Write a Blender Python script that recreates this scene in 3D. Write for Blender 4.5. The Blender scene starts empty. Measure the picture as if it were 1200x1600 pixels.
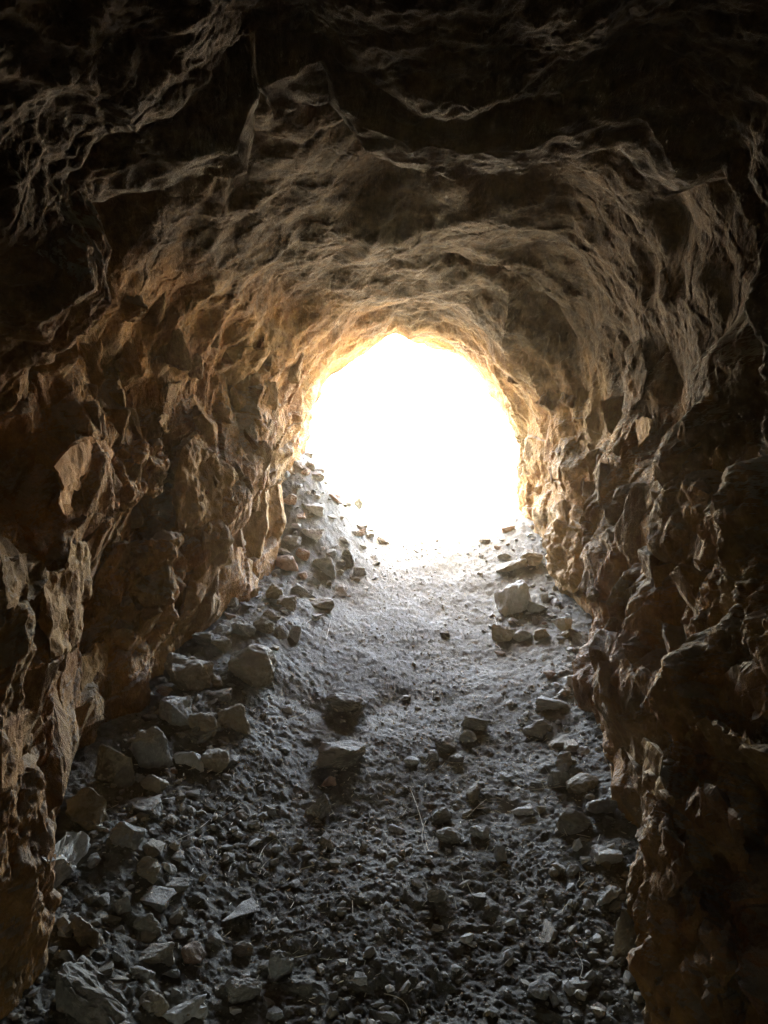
import bpy, bmesh, math, random, time
import numpy as np
from mathutils import Vector, Matrix, Euler

T0 = time.time()
scene = bpy.context.scene
COL = scene.collection

# ------------------------------------------------------------------ camera
PITCH = math.radians(-8.0)
FPX = 1305.0                       # focal length in photograph pixels (1200x1600)
CAMZ = 1.8
cam_d = bpy.data.cameras.new('camera')
cam = bpy.data.objects.new('camera', cam_d)
COL.objects.link(cam)
cam.location = (0, 0, CAMZ)
cam.rotation_euler = (math.radians(90) + PITCH, 0, 0)
cam_d.sensor_fit = 'VERTICAL'
cam_d.sensor_height = 24.0
cam_d.lens = 24.0 * FPX / 1600.0
cam_d.clip_start = 0.02
cam_d.clip_end = 1000
scene.camera = cam

# ------------------------------------------------------------------ world and sun
SUN_ELEV, SUN_AZ = math.radians(66), math.radians(-14)     # azimuth clockwise from +Y
world = bpy.data.worlds.new('World')
scene.world = world
world.use_nodes = True
wn = world.node_tree
wn.nodes.clear()
sky = wn.nodes.new('ShaderNodeTexSky')
sky.sky_type = 'NISHITA'
sky.sun_disc = False
sky.sun_elevation = SUN_ELEV
sky.sun_rotation = SUN_AZ
bgn = wn.nodes.new('ShaderNodeBackground')
bgn.inputs['Strength'].default_value = 0.15
sky.dust_density = 3.0
sky.air_density = 1.0
sky.ozone_density = 0.6
wo = wn.nodes.new('ShaderNodeOutputWorld')
wn.links.new(sky.outputs[0], bgn.inputs[0])
wn.links.new(bgn.outputs[0], wo.inputs[0])

sun_d = bpy.data.lights.new('sun', 'SUN')
sun_d.energy = 2.6
sun_d.angle = math.radians(0.5)
sun_d.color = (1.0, 0.96, 0.84)
sun = bpy.data.objects.new('sun', sun_d)
COL.objects.link(sun)
sdir = Vector((math.sin(SUN_AZ) * math.cos(SUN_ELEV), math.cos(SUN_AZ) * math.cos(SUN_ELEV), math.sin(SUN_ELEV)))
sun.rotation_euler = sdir.to_track_quat('Z', 'Y').to_euler()
sun.location = (4, 12, 14)

scene.view_settings.view_transform = 'Standard'
scene.view_settings.look = 'None'
scene.view_settings.gamma = 1.0
scene.view_settings.use_curve_mapping = False
scene.view_settings.exposure = 6.92

cy = scene.cycles
cy.max_bounces = 8
cy.diffuse_bounces = 6
cy.glossy_bounces = 2
cy.volume_bounces = 1
cy.use_denoising = True
cy.denoising_prefilter = 'NONE'
cy.sample_clamp_indirect = 0.4
cy.use_guiding = True
cy.guiding_training_samples = 128
cy.surface_guiding_probability = 0.8
cy.use_adaptive_sampling = False
world.cycles.sampling_method = 'NONE'      # paths find the sky through the mouth by guiding

# ------------------------------------------------------------------ geometry helpers
CP, SP = math.cos(PITCH), math.sin(PITCH)
FWD = np.array([0, CP, SP]); UPV = np.array([0, -SP, CP]); CAM = np.array([0, 0, CAMZ])

def at(px, py, d):
    """photograph pixel and distance along the view axis -> point in the place"""
    return CAM + FWD * d + np.array([1.0, 0, 0]) * ((px - 600) / FPX * d) - UPV * ((py - 800) / FPX * d)

def link_mesh(name, me, mats, parent=None):
    o = bpy.data.objects.new(name, me)
    COL.objects.link(o)
    for m in (mats if isinstance(mats, (list, tuple)) else [mats]):
        me.materials.append(m)
    if parent:
        o.parent = parent
    return o

def mesh_np(name, V, F, smooth=True):
    """mesh from numpy vertices (n,3) and faces (m,k)"""
    me = bpy.data.meshes.new(name)
    n, (m, k) = len(V), F.shape
    me.vertices.add(n)
    me.vertices.foreach_set('co', np.ascontiguousarray(V, np.float32).ravel())
    me.loops.add(m * k)
    me.loops.foreach_set('vertex_index', np.ascontiguousarray(F, np.int32).ravel())
    me.polygons.add(m)
    me.polygons.foreach_set('loop_start', np.arange(0, m * k, k, dtype=np.int32))
    me.polygons.foreach_set('use_smooth', np.full(m, smooth, bool))
    me.update(calc_edges=True)
    me.validate()
    return me

def grid_faces(nu, nv, i0=0, i1=None, flip=False):
    i1 = nu if i1 is None else i1
    a = (np.arange(i0, i1 - 1)[:, None] * nv + np.arange(nv - 1)[None, :]).ravel()
    q = np.stack([a, a + 1, a + nv + 1, a + nv], 1)
    return q[:, ::-1] if flip else q

# ---- numpy noise
_U = np.uint32
def hash3(ix, iy, iz, seed):
    h = (ix.astype(_U) * _U(374761393)) ^ (iy.astype(_U) * _U(668265263)) ^ (iz.astype(_U) * _U(2147483647 - 58)) ^ _U(seed * 7919 + 13)
    h = (h ^ (h >> _U(13))) * _U(1274126177)
    h = (h ^ (h >> _U(15))) * _U(2246822519)
    return h ^ (h >> _U(16))

def h01(h, k=0):
    if k:
        h = (h ^ _U(k * 0x9E37)) * _U(2654435761)
        h = h ^ (h >> _U(15))
    return (h & _U(0xFFFFFF)).astype(np.float32) / np.float32(16777216.0)

def vnoise(P, seed):
    """gradient-free smooth noise, -1..1"""
    I = np.floor(P).astype(np.int32)
    f = (P - I).astype(np.float32)
    f = f * f * f * (f * (f * 6 - 15) + 10)
    out = 0
    for dx in (0, 1):
        wx = f[:, 0] if dx else 1 - f[:, 0]
        for dy in (0, 1):
            wy = f[:, 1] if dy else 1 - f[:, 1]
            for dz in (0, 1):
                wz = f[:, 2] if dz else 1 - f[:, 2]
                out = out + wx * wy * wz * h01(hash3(I[:, 0] + dx, I[:, 1] + dy, I[:, 2] + dz, seed))
    return out * 2 - 1

def fbm(P, oct=4, seed=1, gain=0.5, ridged=False):
    s, a, tot = 0, 1.0, 0.0
    Q = P.astype(np.float32)
    for o in range(oct):
        n = vnoise(Q, seed + o * 17)
        if ridged:
            n = 1 - 2 * np.abs(n)
        s = s + a * n
        tot += a
        a *= gain
        Q = Q * np.float32(2.03) + np.float32(5.7)
    return s / tot

def cells(P, seed, slope=0.6, off=1.0, w=0.12):
    """blocky rock: every cell has its own tilted face; borders are short cliffs of width w. ~ -1..1, also border distance"""
    P = P.astype(np.float32)
    I = np.floor(P).astype(np.int32)
    n = len(P)
    d1 = np.full(n, 9, np.float32); d2 = d1.copy()
    g1 = np.zeros(n, np.float32); g2 = g1.copy()
    fr = P - I
    for dx in (-1, 0, 1):
        for dy in (-1, 0, 1):
            for dz in (-1, 0, 1):
                h = hash3(I[:, 0] + dx, I[:, 1] + dy, I[:, 2] + dz, seed)
                vx = fr[:, 0] - (dx + h01(h, 1)); vy = fr[:, 1] - (dy + h01(h, 2)); vz = fr[:, 2] - (dz + h01(h, 3))
                d = vx * vx + vy * vy + vz * vz
                g = off * (h01(h, 4) * 2 - 1) + slope * ((h01(h, 5) * 2 - 1) * vx + (h01(h, 6) * 2 - 1) * vy + (h01(h, 7) * 2 - 1) * vz) * 2
                c1 = d < d1
                c2 = (~c1) & (d < d2)
                d2 = np.where(c1, d1, np.where(c2, d, d2)); g2 = np.where(c1, g1, np.where(c2, g, g2))
                d1 = np.where(c1, d, d1); g1 = np.where(c1, g, g1)
    b = np.sqrt(d2) - np.sqrt(d1)
    t = np.clip(b / w, 0, 1)
    t = t * t * (3 - 2 * t)
    return g1 + 0.5 * (g2 - g1) * (1 - t), b

def facet(P, seed):
    """flat faces meeting in straight edges: heights at scattered lattice points joined by planes, -1..1"""
    r = np.random.RandomState(seed)
    q, _ = np.linalg.qr(r.normal(size=(3, 3)))
    U = (P @ q.astype(np.float32)).astype(np.float32) + r.uniform(0, 50, 3).astype(np.float32)
    U = U + U.sum(1, keepdims=True) / 3
    I = np.floor(U).astype(np.int32); f = U - I
    o = np.argsort(-f, axis=1)
    fs = np.take_along_axis(f, o, 1)
    out = (1 - fs[:, 0]) * h01(hash3(I[:, 0], I[:, 1], I[:, 2], seed), 3)
    ar = np.arange(len(P))
    for k in range(3):
        I[ar, o[:, k]] += 1
        w = fs[:, k] - (fs[:, k + 1] if k < 2 else 0)
        out = out + w * h01(hash3(I[:, 0], I[:, 1], I[:, 2], seed), 3)
    return out * 2 - 1

def sstep(a, b, x):
    t = np.clip((x - a) / (b - a), 0, 1)
    return t * t * (3 - 2 * t)

# ------------------------------------------------------------------ materials
def nodes_of(name):
    m = bpy.data.materials.new(name)
    m.use_nodes = True
    nt = m.node_tree
    b = nt.nodes['Principled BSDF']
    b.inputs['Roughness'].default_value = 0.9
    b.inputs['Specular IOR Level'].default_value = 0.25
    return m, nt, b

def ramp(nt, fac, stops):
    r = nt.nodes.new('ShaderNodeValToRGB')
    e = r.color_ramp.elements
    while len(e) < len(stops):
        e.new(0.5)
    for i, (p, c) in enumerate(stops):
        e[i].position = p
        e[i].color = (*c, 1)
    nt.links.new(fac, r.inputs[0])
    return r.outputs[0]

def mix(nt, fac, a, b, mode='MIX'):
    x = nt.nodes.new('ShaderNodeMix')
    x.data_type = 'RGBA'
    x.blend_type = mode
    if isinstance(fac, float):
        x.inputs[0].default_value = fac
    else:
        nt.links.new(fac, x.inputs[0])
    for i, v in ((6, a), (7, b)):
        if isinstance(v, tuple):
            x.inputs[i].default_value = (*v, 1)
        else:
            nt.links.new(v, x.inputs[i])
    return x.outputs[2]

def noise(nt, vec, scale, detail=6, rough=0.6, dist=0.0):
    n = nt.nodes.new('ShaderNodeTexNoise')
    n.inputs['Scale'].default_value = scale
    n.inputs['Detail'].default_value = detail
    n.inputs['Roughness'].default_value = rough
    n.inputs['Distortion'].default_value = dist
    nt.links.new(vec, n.inputs['Vector'])
    return n.outputs['Fac']

def rock_mat(name, stops, dark, veins=0.5, scale=1.0, bump=0.5, spec=0.25, rough=0.88, per_object=False, dust=0.0, painted_shade=False):
    m, nt, b = nodes_of(name)
    geo = nt.nodes.new('ShaderNodeTexCoord')
    vec = geo.outputs['Object']
    if per_object:
        oi = nt.nodes.new('ShaderNodeObjectInfo')
        ad = nt.nodes.new('ShaderNodeVectorMath'); ad.operation = 'MULTIPLY_ADD'
        nt.links.new(oi.outputs['Random'], ad.inputs[0])
        ad.inputs[1].default_value = (37, 53, 71)
        nt.links.new(vec, ad.inputs[2])
        vec = ad.outputs[0]
    big = noise(nt, vec, 1.6 * scale, 5, 0.62, 0.6)
    c = ramp(nt, big, stops)
    fine = noise(nt, vec, 16 * scale, 8, 0.7, 0.3)
    c = mix(nt, ramp(nt, fine, [(0.36, (0, 0, 0)), (0.62, (1, 1, 1))]), mix(nt, 0.55, c, dark), c)
    mp = nt.nodes.new('ShaderNodeMapping')
    mp.inputs['Scale'].default_value = (3.0, 1.1, 0.7)
    mp.inputs['Rotation'].default_value = (0.5, 0.35, 0.3)
    nt.links.new(vec, mp.inputs[0])
    st = noise(nt, mp.outputs[0], 5 * scale, 6, 0.65, 1.2)
    c = mix(nt, ramp(nt, st, [(0.52, (0, 0, 0)), (0.7, (veins, veins, veins))]), c, mix(nt, 0.5, c, (0.26, 0.19, 0.11)))
    grain = noise(nt, vec, 90 * scale, 5, 0.8)
    c = mix(nt, ramp(nt, grain, [(0.35, (0.25,) * 3), (0.6, (0, 0, 0))]), c, dark)
    if painted_shade:                                             # shade of roof and upper right wall painted in as dark brown rock
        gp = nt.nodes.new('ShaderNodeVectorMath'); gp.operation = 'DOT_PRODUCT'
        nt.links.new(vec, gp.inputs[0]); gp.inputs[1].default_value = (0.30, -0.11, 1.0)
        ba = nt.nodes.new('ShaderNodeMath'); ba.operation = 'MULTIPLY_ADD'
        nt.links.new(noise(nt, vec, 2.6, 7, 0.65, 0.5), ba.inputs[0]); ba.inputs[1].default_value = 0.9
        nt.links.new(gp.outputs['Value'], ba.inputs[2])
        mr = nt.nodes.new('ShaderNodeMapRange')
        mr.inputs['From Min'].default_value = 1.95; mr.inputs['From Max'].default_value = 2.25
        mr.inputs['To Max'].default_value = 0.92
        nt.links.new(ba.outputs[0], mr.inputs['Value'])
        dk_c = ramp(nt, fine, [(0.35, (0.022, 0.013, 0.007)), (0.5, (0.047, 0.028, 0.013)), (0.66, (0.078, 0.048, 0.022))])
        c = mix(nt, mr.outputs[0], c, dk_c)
    if dust:                                            # dust that has settled on whatever faces up
        gn = nt.nodes.new('ShaderNodeNewGeometry')
        sx = nt.nodes.new('ShaderNodeSeparateXYZ')
        nt.links.new(gn.outputs['Normal'], sx.inputs[0])
        dn = nt.nodes.new('ShaderNodeMath'); dn.operation = 'MULTIPLY_ADD'
        nt.links.new(noise(nt, vec, 25, 5, 0.7), dn.inputs[0]); dn.inputs[1].default_value = 0.8
        nt.links.new(sx.outputs[2], dn.inputs[2])
        c = mix(nt, ramp(nt, dn.outputs[0], [(0.75, (0, 0, 0)), (1.15, (dust,) * 3)]), c, (0.25, 0.237, 0.19))
    nt.links.new(c, b.inputs['Base Color'])
    b.inputs['Roughness'].default_value = rough
    b.inputs['Specular IOR Level'].default_value = spec
    h1 = noise(nt, vec, 28 * scale, 8, 0.72, 0.4)
    h2 = noise(nt, mp.outputs[0], 22 * scale, 6, 0.7, 0.8)
    ma = nt.nodes.new('ShaderNodeMath'); ma.operation = 'ADD'
    nt.links.new(h1, ma.inputs[0]); nt.links.new(h2, ma.inputs[1])
    bp = nt.nodes.new('ShaderNodeBump')
    bp.inputs['Strength'].default_value = bump
    bp.inputs['Distance'].default_value = 0.02 / scale
    nt.links.new(ma.outputs[0], bp.inputs['Height'])
    nt.links.new(bp.outputs[0], b.inputs['Normal'])
    return m

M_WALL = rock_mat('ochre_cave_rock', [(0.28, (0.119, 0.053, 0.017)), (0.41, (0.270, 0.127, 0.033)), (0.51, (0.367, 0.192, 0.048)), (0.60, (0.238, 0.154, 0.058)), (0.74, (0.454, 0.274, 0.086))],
                  (0.086, 0.044, 0.016), 0.6, 1.0, 0.8, dust=0.45, painted_shade=True)
M_SLAB = rock_mat('olive_slab_rock', [(0.30, (0.216, 0.115, 0.034)), (0.5, (0.335, 0.197, 0.061)), (0.7, (0.432, 0.269, 0.090))],
                  (0.108, 0.058, 0.020), 0.5, 1.4, 0.7, dust=0.25)
M_BLOCK = rock_mat('broken_brown_rock', [(0.30, (0.130, 0.065, 0.022)), (0.45, (0.248, 0.134, 0.043)), (0.6, (0.313, 0.192, 0.066)), (0.74, (0.389, 0.250, 0.094))],
                  (0.092, 0.050, 0.019), 0.5, 1.2, 0.8, dust=0.35, per_object=True)
M_ORANGE = rock_mat('orange_stained_rock', [(0.30, (0.27, 0.115, 0.03)), (0.5, (0.38, 0.185, 0.05)), (0.7, (0.44, 0.25, 0.085))],
                    (0.18, 0.09, 0.035), 0.5, 1.4, 0.6)
M_PALE = rock_mat('pale_dusty_rock', [(0.3, (0.32, 0.32, 0.28)), (0.5, (0.42, 0.42, 0.385)), (0.7, (0.50, 0.50, 0.47))],
                  (0.22, 0.20, 0.16), 0.3, 2.0, 0.6, per_object=True, dust=0.5)
M_BROWN = rock_mat('brown_rubble_rock', [(0.3, (0.18, 0.145, 0.09)), (0.5, (0.255, 0.215, 0.14)), (0.7, (0.33, 0.285, 0.195))],
                   (0.11, 0.085, 0.052), 0.4, 2.0, 0.6, per_object=True, dust=0.5)
M_GREY = rock_mat('grey_rubble_rock', [(0.3, (0.185, 0.183, 0.16)), (0.5, (0.255, 0.25, 0.222)), (0.7, (0.33, 0.325, 0.295))],
                  (0.12, 0.115, 0.095), 0.3, 2.0, 0.6, per_object=True, dust=0.5)
M_DARK = rock_mat('dark_earthy_rock', [(0.3, (0.115, 0.105, 0.08)), (0.5, (0.165, 0.15, 0.115)), (0.7, (0.22, 0.20, 0.16))],
                  (0.07, 0.06, 0.045), 0.2, 2.0, 0.6, per_object=True, dust=0.6)
M_RUST = rock_mat('reddish_rubble_rock', [(0.3, (0.25, 0.15, 0.09)), (0.5, (0.34, 0.22, 0.14)), (0.7, (0.41, 0.29, 0.20))],
                  (0.15, 0.09, 0.06), 0.4, 2.0, 0.6, per_object=True, dust=0.5)

def floor_mat():
    m, nt, b = nodes_of('dusty_floor_earth')
    tc = nt.nodes.new('ShaderNodeTexCoord')
    vec = tc.outputs['Object']
    big = noise(nt, vec, 1.8, 5, 0.6, 0.5)
    c = ramp(nt, big, [(0.32, (0.076, 0.069, 0.049)), (0.5, (0.111, 0.102, 0.074)), (0.66, (0.15, 0.138, 0.103))])
    f = noise(nt, vec, 30, 8, 0.75)
    c = mix(nt, ramp(nt, f, [(0.38, (0, 0, 0)), (0.6, (1, 1, 1))]), mix(nt, 0.6, c, (0.07, 0.063, 0.048)), c)
    g = noise(nt, vec, 120, 4, 0.8)
    c = mix(nt, ramp(nt, g, [(0.58, (0, 0, 0)), (0.72, (0.7, 0.7, 0.7))]), c, (0.24, 0.226, 0.18))
    nt.links.new(c, b.inputs['Base Color'])
    bp = nt.nodes.new('ShaderNodeBump')
    bp.inputs['Strength'].default_value = 0.6
    bp.inputs['Distance'].default_value = 0.012
    hh = nt.nodes.new('ShaderNodeMath'); hh.operation = 'ADD'
    nt.links.new(noise(nt, vec, 55, 8, 0.8), hh.inputs[0]); nt.links.new(f, hh.inputs[1])
    nt.links.new(hh.outputs[0], bp.inputs['Height'])
    nt.links.new(bp.outputs[0], b.inputs['Normal'])
    return m
M_FLOOR = floor_mat()

def plain_mat(name, c1, c2, scale, rough=0.8):
    m, nt, b = nodes_of(name)
    tc = nt.nodes.new('ShaderNodeTexCoord')
    oi = nt.nodes.new('ShaderNodeObjectInfo')
    ad = nt.nodes.new('ShaderNodeVectorMath'); ad.operation = 'MULTIPLY_ADD'
    nt.links.new(oi.outputs['Random'], ad.inputs[0]); ad.inputs[1].default_value = (11, 17, 23)
    nt.links.new(tc.outputs['Object'], ad.inputs[2])
    nt.links.new(ramp(nt, noise(nt, ad.outputs[0], scale, 4, 0.6), [(0.35, c1), (0.65, c2)]), b.inputs['Base Color'])
    b.inputs['Roughness'].default_value = rough
    return m
M_STRAW = plain_mat('dry_straw', (0.38, 0.33, 0.22), (0.58, 0.54, 0.42), 12, 0.6)
M_TWIG = plain_mat('bleached_twig', (0.45, 0.42, 0.36), (0.65, 0.62, 0.56), 20, 0.7)
M_HILL = rock_mat('sunlit_hillside', [(0.3, (0.16, 0.125, 0.08)), (0.5, (0.21, 0.17, 0.115)), (0.7, (0.26, 0.215, 0.15))],
                  (0.30, 0.24, 0.15), 0.3, 0.6, 0.5)

# ------------------------------------------------------------------ the tunnel wall: cross-sections along the view axis
# (distance, centre pixel, outline pixels from the lower left over the roof to the lower right)
ST = [
 (2.08, (600, 800), [(45, 1750), (50, 1560), (62, 1400), (66, 1270), (55, 1150), (40, 1010), (15, 860), (-5, 720), (-10, 630), (60, 585), (130, 548), (200, 500),
                     (190, 420), (150, 340), (220, 262), (370, 235), (398, 140), (500, 92), (560, 185), (640, 230), (720, 242), (830, 234), (960, 190),
                     (1005, 192), (1080, 282), (1112, 372), (1152, 480), (1186, 620), (1192, 690), (1130, 800), (1105, 930), (1060, 1080), (1012, 1300), (1006, 1560), (1010, 1750)]),
 (2.55, (605, 790), [(65, 1650), (75, 1450), (92, 1300), (95, 1150), (72, 1000), (30, 800), (10, 690), (40, 590), (105, 520), (120, 430), (105, 330), (150, 260),
                     (300, 190), (420, 160), (560, 150), (700, 165), (850, 200), (960, 270), (1040, 370), (1090, 480), (1120, 600), (1125, 700), (1100, 800), (1080, 950), (1012, 1100), (985, 1300), (985, 1600)]),
 (3.20, (618, 765), [(130, 1450), (148, 1250), (180, 1120), (185, 980), (170, 850), (165, 720), (190, 640), (250, 540), (330, 440), (430, 370), (540, 320), (650, 305), (760, 320), (860, 360),
                     (950, 430), (985, 520), (1000, 610), (1005, 700), (1000, 800), (970, 930), (952, 1060), (955, 1200), (955, 1450)]),
 (3.80, (640, 740), [(235, 1330), (252, 1110), (272, 980), (280, 880), (270, 780), (285, 670), (330, 570), (400, 475), (470, 415), (560, 375), (650, 370), (740, 400), (830, 445),
                     (900, 520), (940, 600), (955, 690), (950, 800), (938, 930), (922, 1060), (915, 1200), (915, 1330)]),
 (4.40, (655, 720), [(345, 1200), (362, 1010), (380, 900), (380, 800), (375, 700), (385, 610), (425, 530), (470, 485), (540, 450), (610, 430), (680, 432), (750, 458), (850, 500),
                     (905, 590), (930, 660), (922, 740), (915, 820), (915, 900), (905, 1000), (895, 1200)]),
 (5.10, (650, 705), [(415, 1080), (428, 950), (432, 850), (430, 750), (432, 660), (455, 590), (500, 535), (555, 500), (610, 482), (660, 480), (715, 500), (765, 535), (810, 590),
                     (840, 650), (852, 720), (860, 800), (868, 880), (870, 960), (870, 1080)]),
 (5.80, (645, 695), [(455, 1010), (466, 900), (468, 800), (468, 700), (476, 640), (500, 590), (540, 555), (590, 525), (620, 514), (640, 528), (665, 526), (700, 536), (735, 565), (765, 600),
                     (787, 640), (808, 685), (818, 740), (824, 800), (832, 880), (835, 1010)]),
]
NU, NV = 1360, 680
TH = np.linspace(math.radians(-168), math.radians(168), NU)     # angle from straight up, left is negative
dk, cxk, czk, rk = [], [], [], []
for d, (cx, cyy), pts in ST:
    c = np.array([(cx - 600) / FPX * d, -(cyy - 800) / FPX * d])
    q = np.array([[(x - 600) / FPX * d, -(y - 800) / FPX * d] for x, y in pts]) - c
    a = np.arctan2(q[:, 0], q[:, 1])
    a = np.maximum.accumulate(a + np.arange(len(a)) * 1e-4)
    r = np.hypot(q[:, 0], q[:, 1])
    dk.append(d); cxk.append(c[0]); czk.append(c[1]); rk.append(np.interp(TH, a, r))
# the gallery goes on behind the camera; the near roof lifts a little before the first rib
near = rk[0]
roof = np.clip(np.cos(TH), 0, 1)
def blur(r, n):
    k = np.hanning(n); k /= k.sum()
    return np.convolve(np.pad(r, n, mode='edge'), k, 'same')[n:-n]
smooth_near = blur(near, 161)
pre = [(-3.5, 1.05), (-1.0, 1.1), (0.6, 1.09), (1.35, 1.07), (1.8, 1.04)]
for d, s in reversed(pre):
    dk.insert(0, d); cxk.insert(0, 0.0); czk.insert(0, 0.0)
    rk.insert(0, (smooth_near if d < 1.7 else 0.5 * near + 0.5 * smooth_near) * s)
# mouth lip flares out into the open
dk.append(6.35); cxk.append(cxk[-1] + 0.02); czk.append(czk[-1]); rk.append(blur(rk[-1], 61) * 1.07)
dk = np.array(dk); RK = np.array(rk); cxk = np.array(cxk); czk = np.array(czk)
v0 = np.concatenate([np.linspace(-3.5, 1.15, 41)[:-1], np.exp(np.linspace(math.log(1.15), math.log(6.35), NV - 40))])

RIB = {2.08: 0.22, 2.55: 0.04, 3.2: 0.07, 3.8: 0.02, 4.4: 0.08, 5.1: 0.03}
RIBA = np.array([RIB.get(round(float(x), 2), 0.0) for x in dk])
def section_radius(d, col):
    """radius at distance d (any array) in angle column col: outlines blended along d, each rib hollowed behind"""
    i = np.clip(np.searchsorted(dk, d) - 1, 0, len(dk) - 2)
    gap = dk[i + 1] - dk[i]
    u = np.clip((d - dk[i]) / gap, 0, 1)
    t = 0.55 * u + 0.45 * u * u * (3 - 2 * u)
    r = RK[i, col] * (1 - t) + RK[i + 1, col] * t
    x = u * gap
    LAND = 0.012                                    # a narrow lit land on the far lip of each rib
    hollow = np.where(x < LAND, 0.06 * x / LAND, np.where(x < LAND + 0.09, 0.06 + 0.94 * sstep(LAND, LAND + 0.09, x), np.clip(1 - (x - LAND - 0.09) / (gap - LAND - 0.09), 0, 1) ** 1.2))
    q = np.stack([TH[col].ravel() * 2.6, (i * 7.3).ravel(), np.zeros(d.size)], 1)
    mod = np.clip(0.40 + 1.8 * fbm(q, 2, 15), 0.08, 1).reshape(d.shape)
    return r + hollow * RIBA[i] * mod

colg = np.broadcast_to(np.arange(NU)[:, None], (NU, NV))
D0 = np.broadcast_to(v0[None], (NU, NV))
R0 = np.stack([np.interp(v0, dk, RK[:, k]) for k in range(NU)])
cxs, czs = np.interp(v0, dk, cxk)[None], np.interp(v0, dk, czk)[None]
PW = np.stack([(cxs + R0 * np.sin(TH)[:, None]).ravel(), D0.ravel(), (czs + R0 * np.cos(TH)[:, None]).ravel()], 1).astype(np.float32)
# ribs do not run as rings: each stretch of rock breaks off at a distance of its own
brk = (0.26 * facet(PW * np.array([1.7, 0.9, 1.7], np.float32), 401) + 0.09 * facet(PW * np.array([4.5, 2.0, 4.5], np.float32), 402) + 0.03 * facet(PW * 11, 403)).reshape(NU, NV)
brk = brk * (0.18 + 0.82 * sstep(2.3, 2.9, D0)) * (1 - sstep(5.3, 5.8, D0)) * sstep(1.0, 1.5, D0)
R = section_radius(D0 + brk, colg)                       # NU x NV
# behind the first ledge the roof is a high hollow that comes down again towards the mouth
DB = D0 + brk
R = R + 0.46 * sstep(2.06, 2.20, DB) * np.clip((5.3 - DB) / 3.1, 0, 1) ** 1.1 * sstep(-0.05, 0.65, np.cos(TH))[:, None]
R = R + 0.07 * (sstep(1.85, 1.98, v0) * (1 - sstep(2.08, 2.2, v0)))[None] * sstep(-0.1, 0.3, np.cos(TH) - 0.4)[:, None]
CX = np.interp(v0, dk, cxk); CZ = np.interp(v0, dk, czk)
DD = np.broadcast_to(v0, (NU, NV)); TT = np.broadcast_to(TH[:, None], (NU, NV))
Xc = (CX[None] + R * np.sin(TT)).ravel(); Zc = (CZ[None] + R * np.cos(TT)).ravel(); Dc = DD.ravel().copy()
P = np.stack([Xc, Dc, Zc], 1).astype(np.float32)
side = np.sin(TT).ravel().astype(np.float32)
# jointing: warp, then blocks of three sizes
W = np.stack([fbm(P * 2.3, 3, 11), fbm(P * 2.3 + 9, 3, 23), fbm(P * 2.3 + 19, 3, 37)], 1)
Q = P + 0.03 * W
W2 = np.stack([vnoise(P * 19, 51), vnoise(P * 19 + 7, 52), vnoise(P * 19 + 13, 53)], 1)
Q2 = Q + 0.004 * W2
# joints dip: shear the block lattice
J = np.stack([Q2[:, 0] + 0.25 * Q2[:, 2], Q2[:, 1] + 0.35 * Q2[:, 2] * np.tanh(side * 1.6), Q2[:, 2] - 0.3 * Q2[:, 1]], 1)
c1, b1 = cells(J * np.array([2.1, 2.6, 1.6], np.float32), 3, 0.0, 1.0, 0.05)
c2, b2 = cells(J * np.array([6.0, 7.0, 4.2], np.float32), 5, 0.1, 0.9, 0.10)
rough = 0.5 + 0.5 * sstep(-0.25, 0.35, fbm(P * 1.7 + 31, 3, 71))
f1 = fbm(P * 3 + 3, 4, 81)
far = sstep(3.6, 5.6, Dc)
nearw = sstep(2.9, 2.2, Dc)
Jw = J + 0.012 * np.stack([fbm(P * 6, 2, 201), fbm(P * 6, 2, 203), fbm(P * 6, 2, 205)], 1)
An = np.array([1.0, 0.95, 0.8], np.float32)            # faces stand a little taller than they are wide
F1 = facet(Jw * An * 2.4, 301)
F2 = facet(Jw * An * 5.6, 302)
F3 = facet(Jw * An * 13, 303)
F4 = facet((J + 0.008 * W2) * An * 30, 304)
F5 = facet(J * 68, 305)
disp = 0.125 * (1 - 0.5 * far) * F1 + 0.048 * (1 - 0.2 * far) * F2 + (0.011 + 0.016 * sstep(5.0, 5.7, Dc)) * F3 + 0.0045 * rough * F4 + 0.0024 * (0.4 + 0.6 * rough) * F5 + 0.0014 * facet(P * 130, 306)
disp = disp + 0.012 * c1 + 0.004 * c2 + 0.012 * f1 + nearw * (0.018 * F3 + 0.008 * F4 + 0.003 * F5)
disp = disp * (1 - 0.38 * sstep(0.15, 0.75, np.cos(TT).ravel()))
disp -= 0.012 * (1 - 0.85 * sstep(0.0, 0.6, np.cos(TT).ravel())) * (1 - sstep(0.0, 0.035, b1)) + 0.004 * (1 - sstep(0.0, 0.07, b2))      # joints open a little: outward
DISP_IN = -disp                                        # positive disp pushes rock into the gallery
Rn = (R.ravel() + DISP_IN)
# relief stands out along the true face of the rock, so broken-off steps get relief of their own
B = np.stack([Xc, Dc, Zc], 1).reshape(NU, NV, 3)
nrm = np.cross(np.gradient(B, axis=0), np.gradient(B, axis=1))
nrm /= np.linalg.norm(nrm, axis=2, keepdims=True) + 1e-9
rad = np.stack([np.sin(TH), 0 * TH, np.cos(TH)], 1)[:, None, :]
nrm *= -np.sign((nrm * rad).sum(2, keepdims=True) + 1e-9)
for ax in (0, 1):
    for _ in range(2):
        nrm = (np.roll(nrm, 3, ax) + np.roll(nrm, -3, ax) + np.roll(nrm, 1, ax) + np.roll(nrm, -1, ax) + nrm) / 5
nrm[:, :8] = -rad; nrm[:, -8:] = -rad; nrm[:8] = -rad[:8]; nrm[-8:] = -rad[-8:]
nrm = 0.8 * nrm / (np.linalg.norm(nrm, axis=2, keepdims=True) + 1e-9) - 0.2 * rad
nrm /= np.linalg.norm(nrm, axis=2, keepdims=True) + 1e-9
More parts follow.
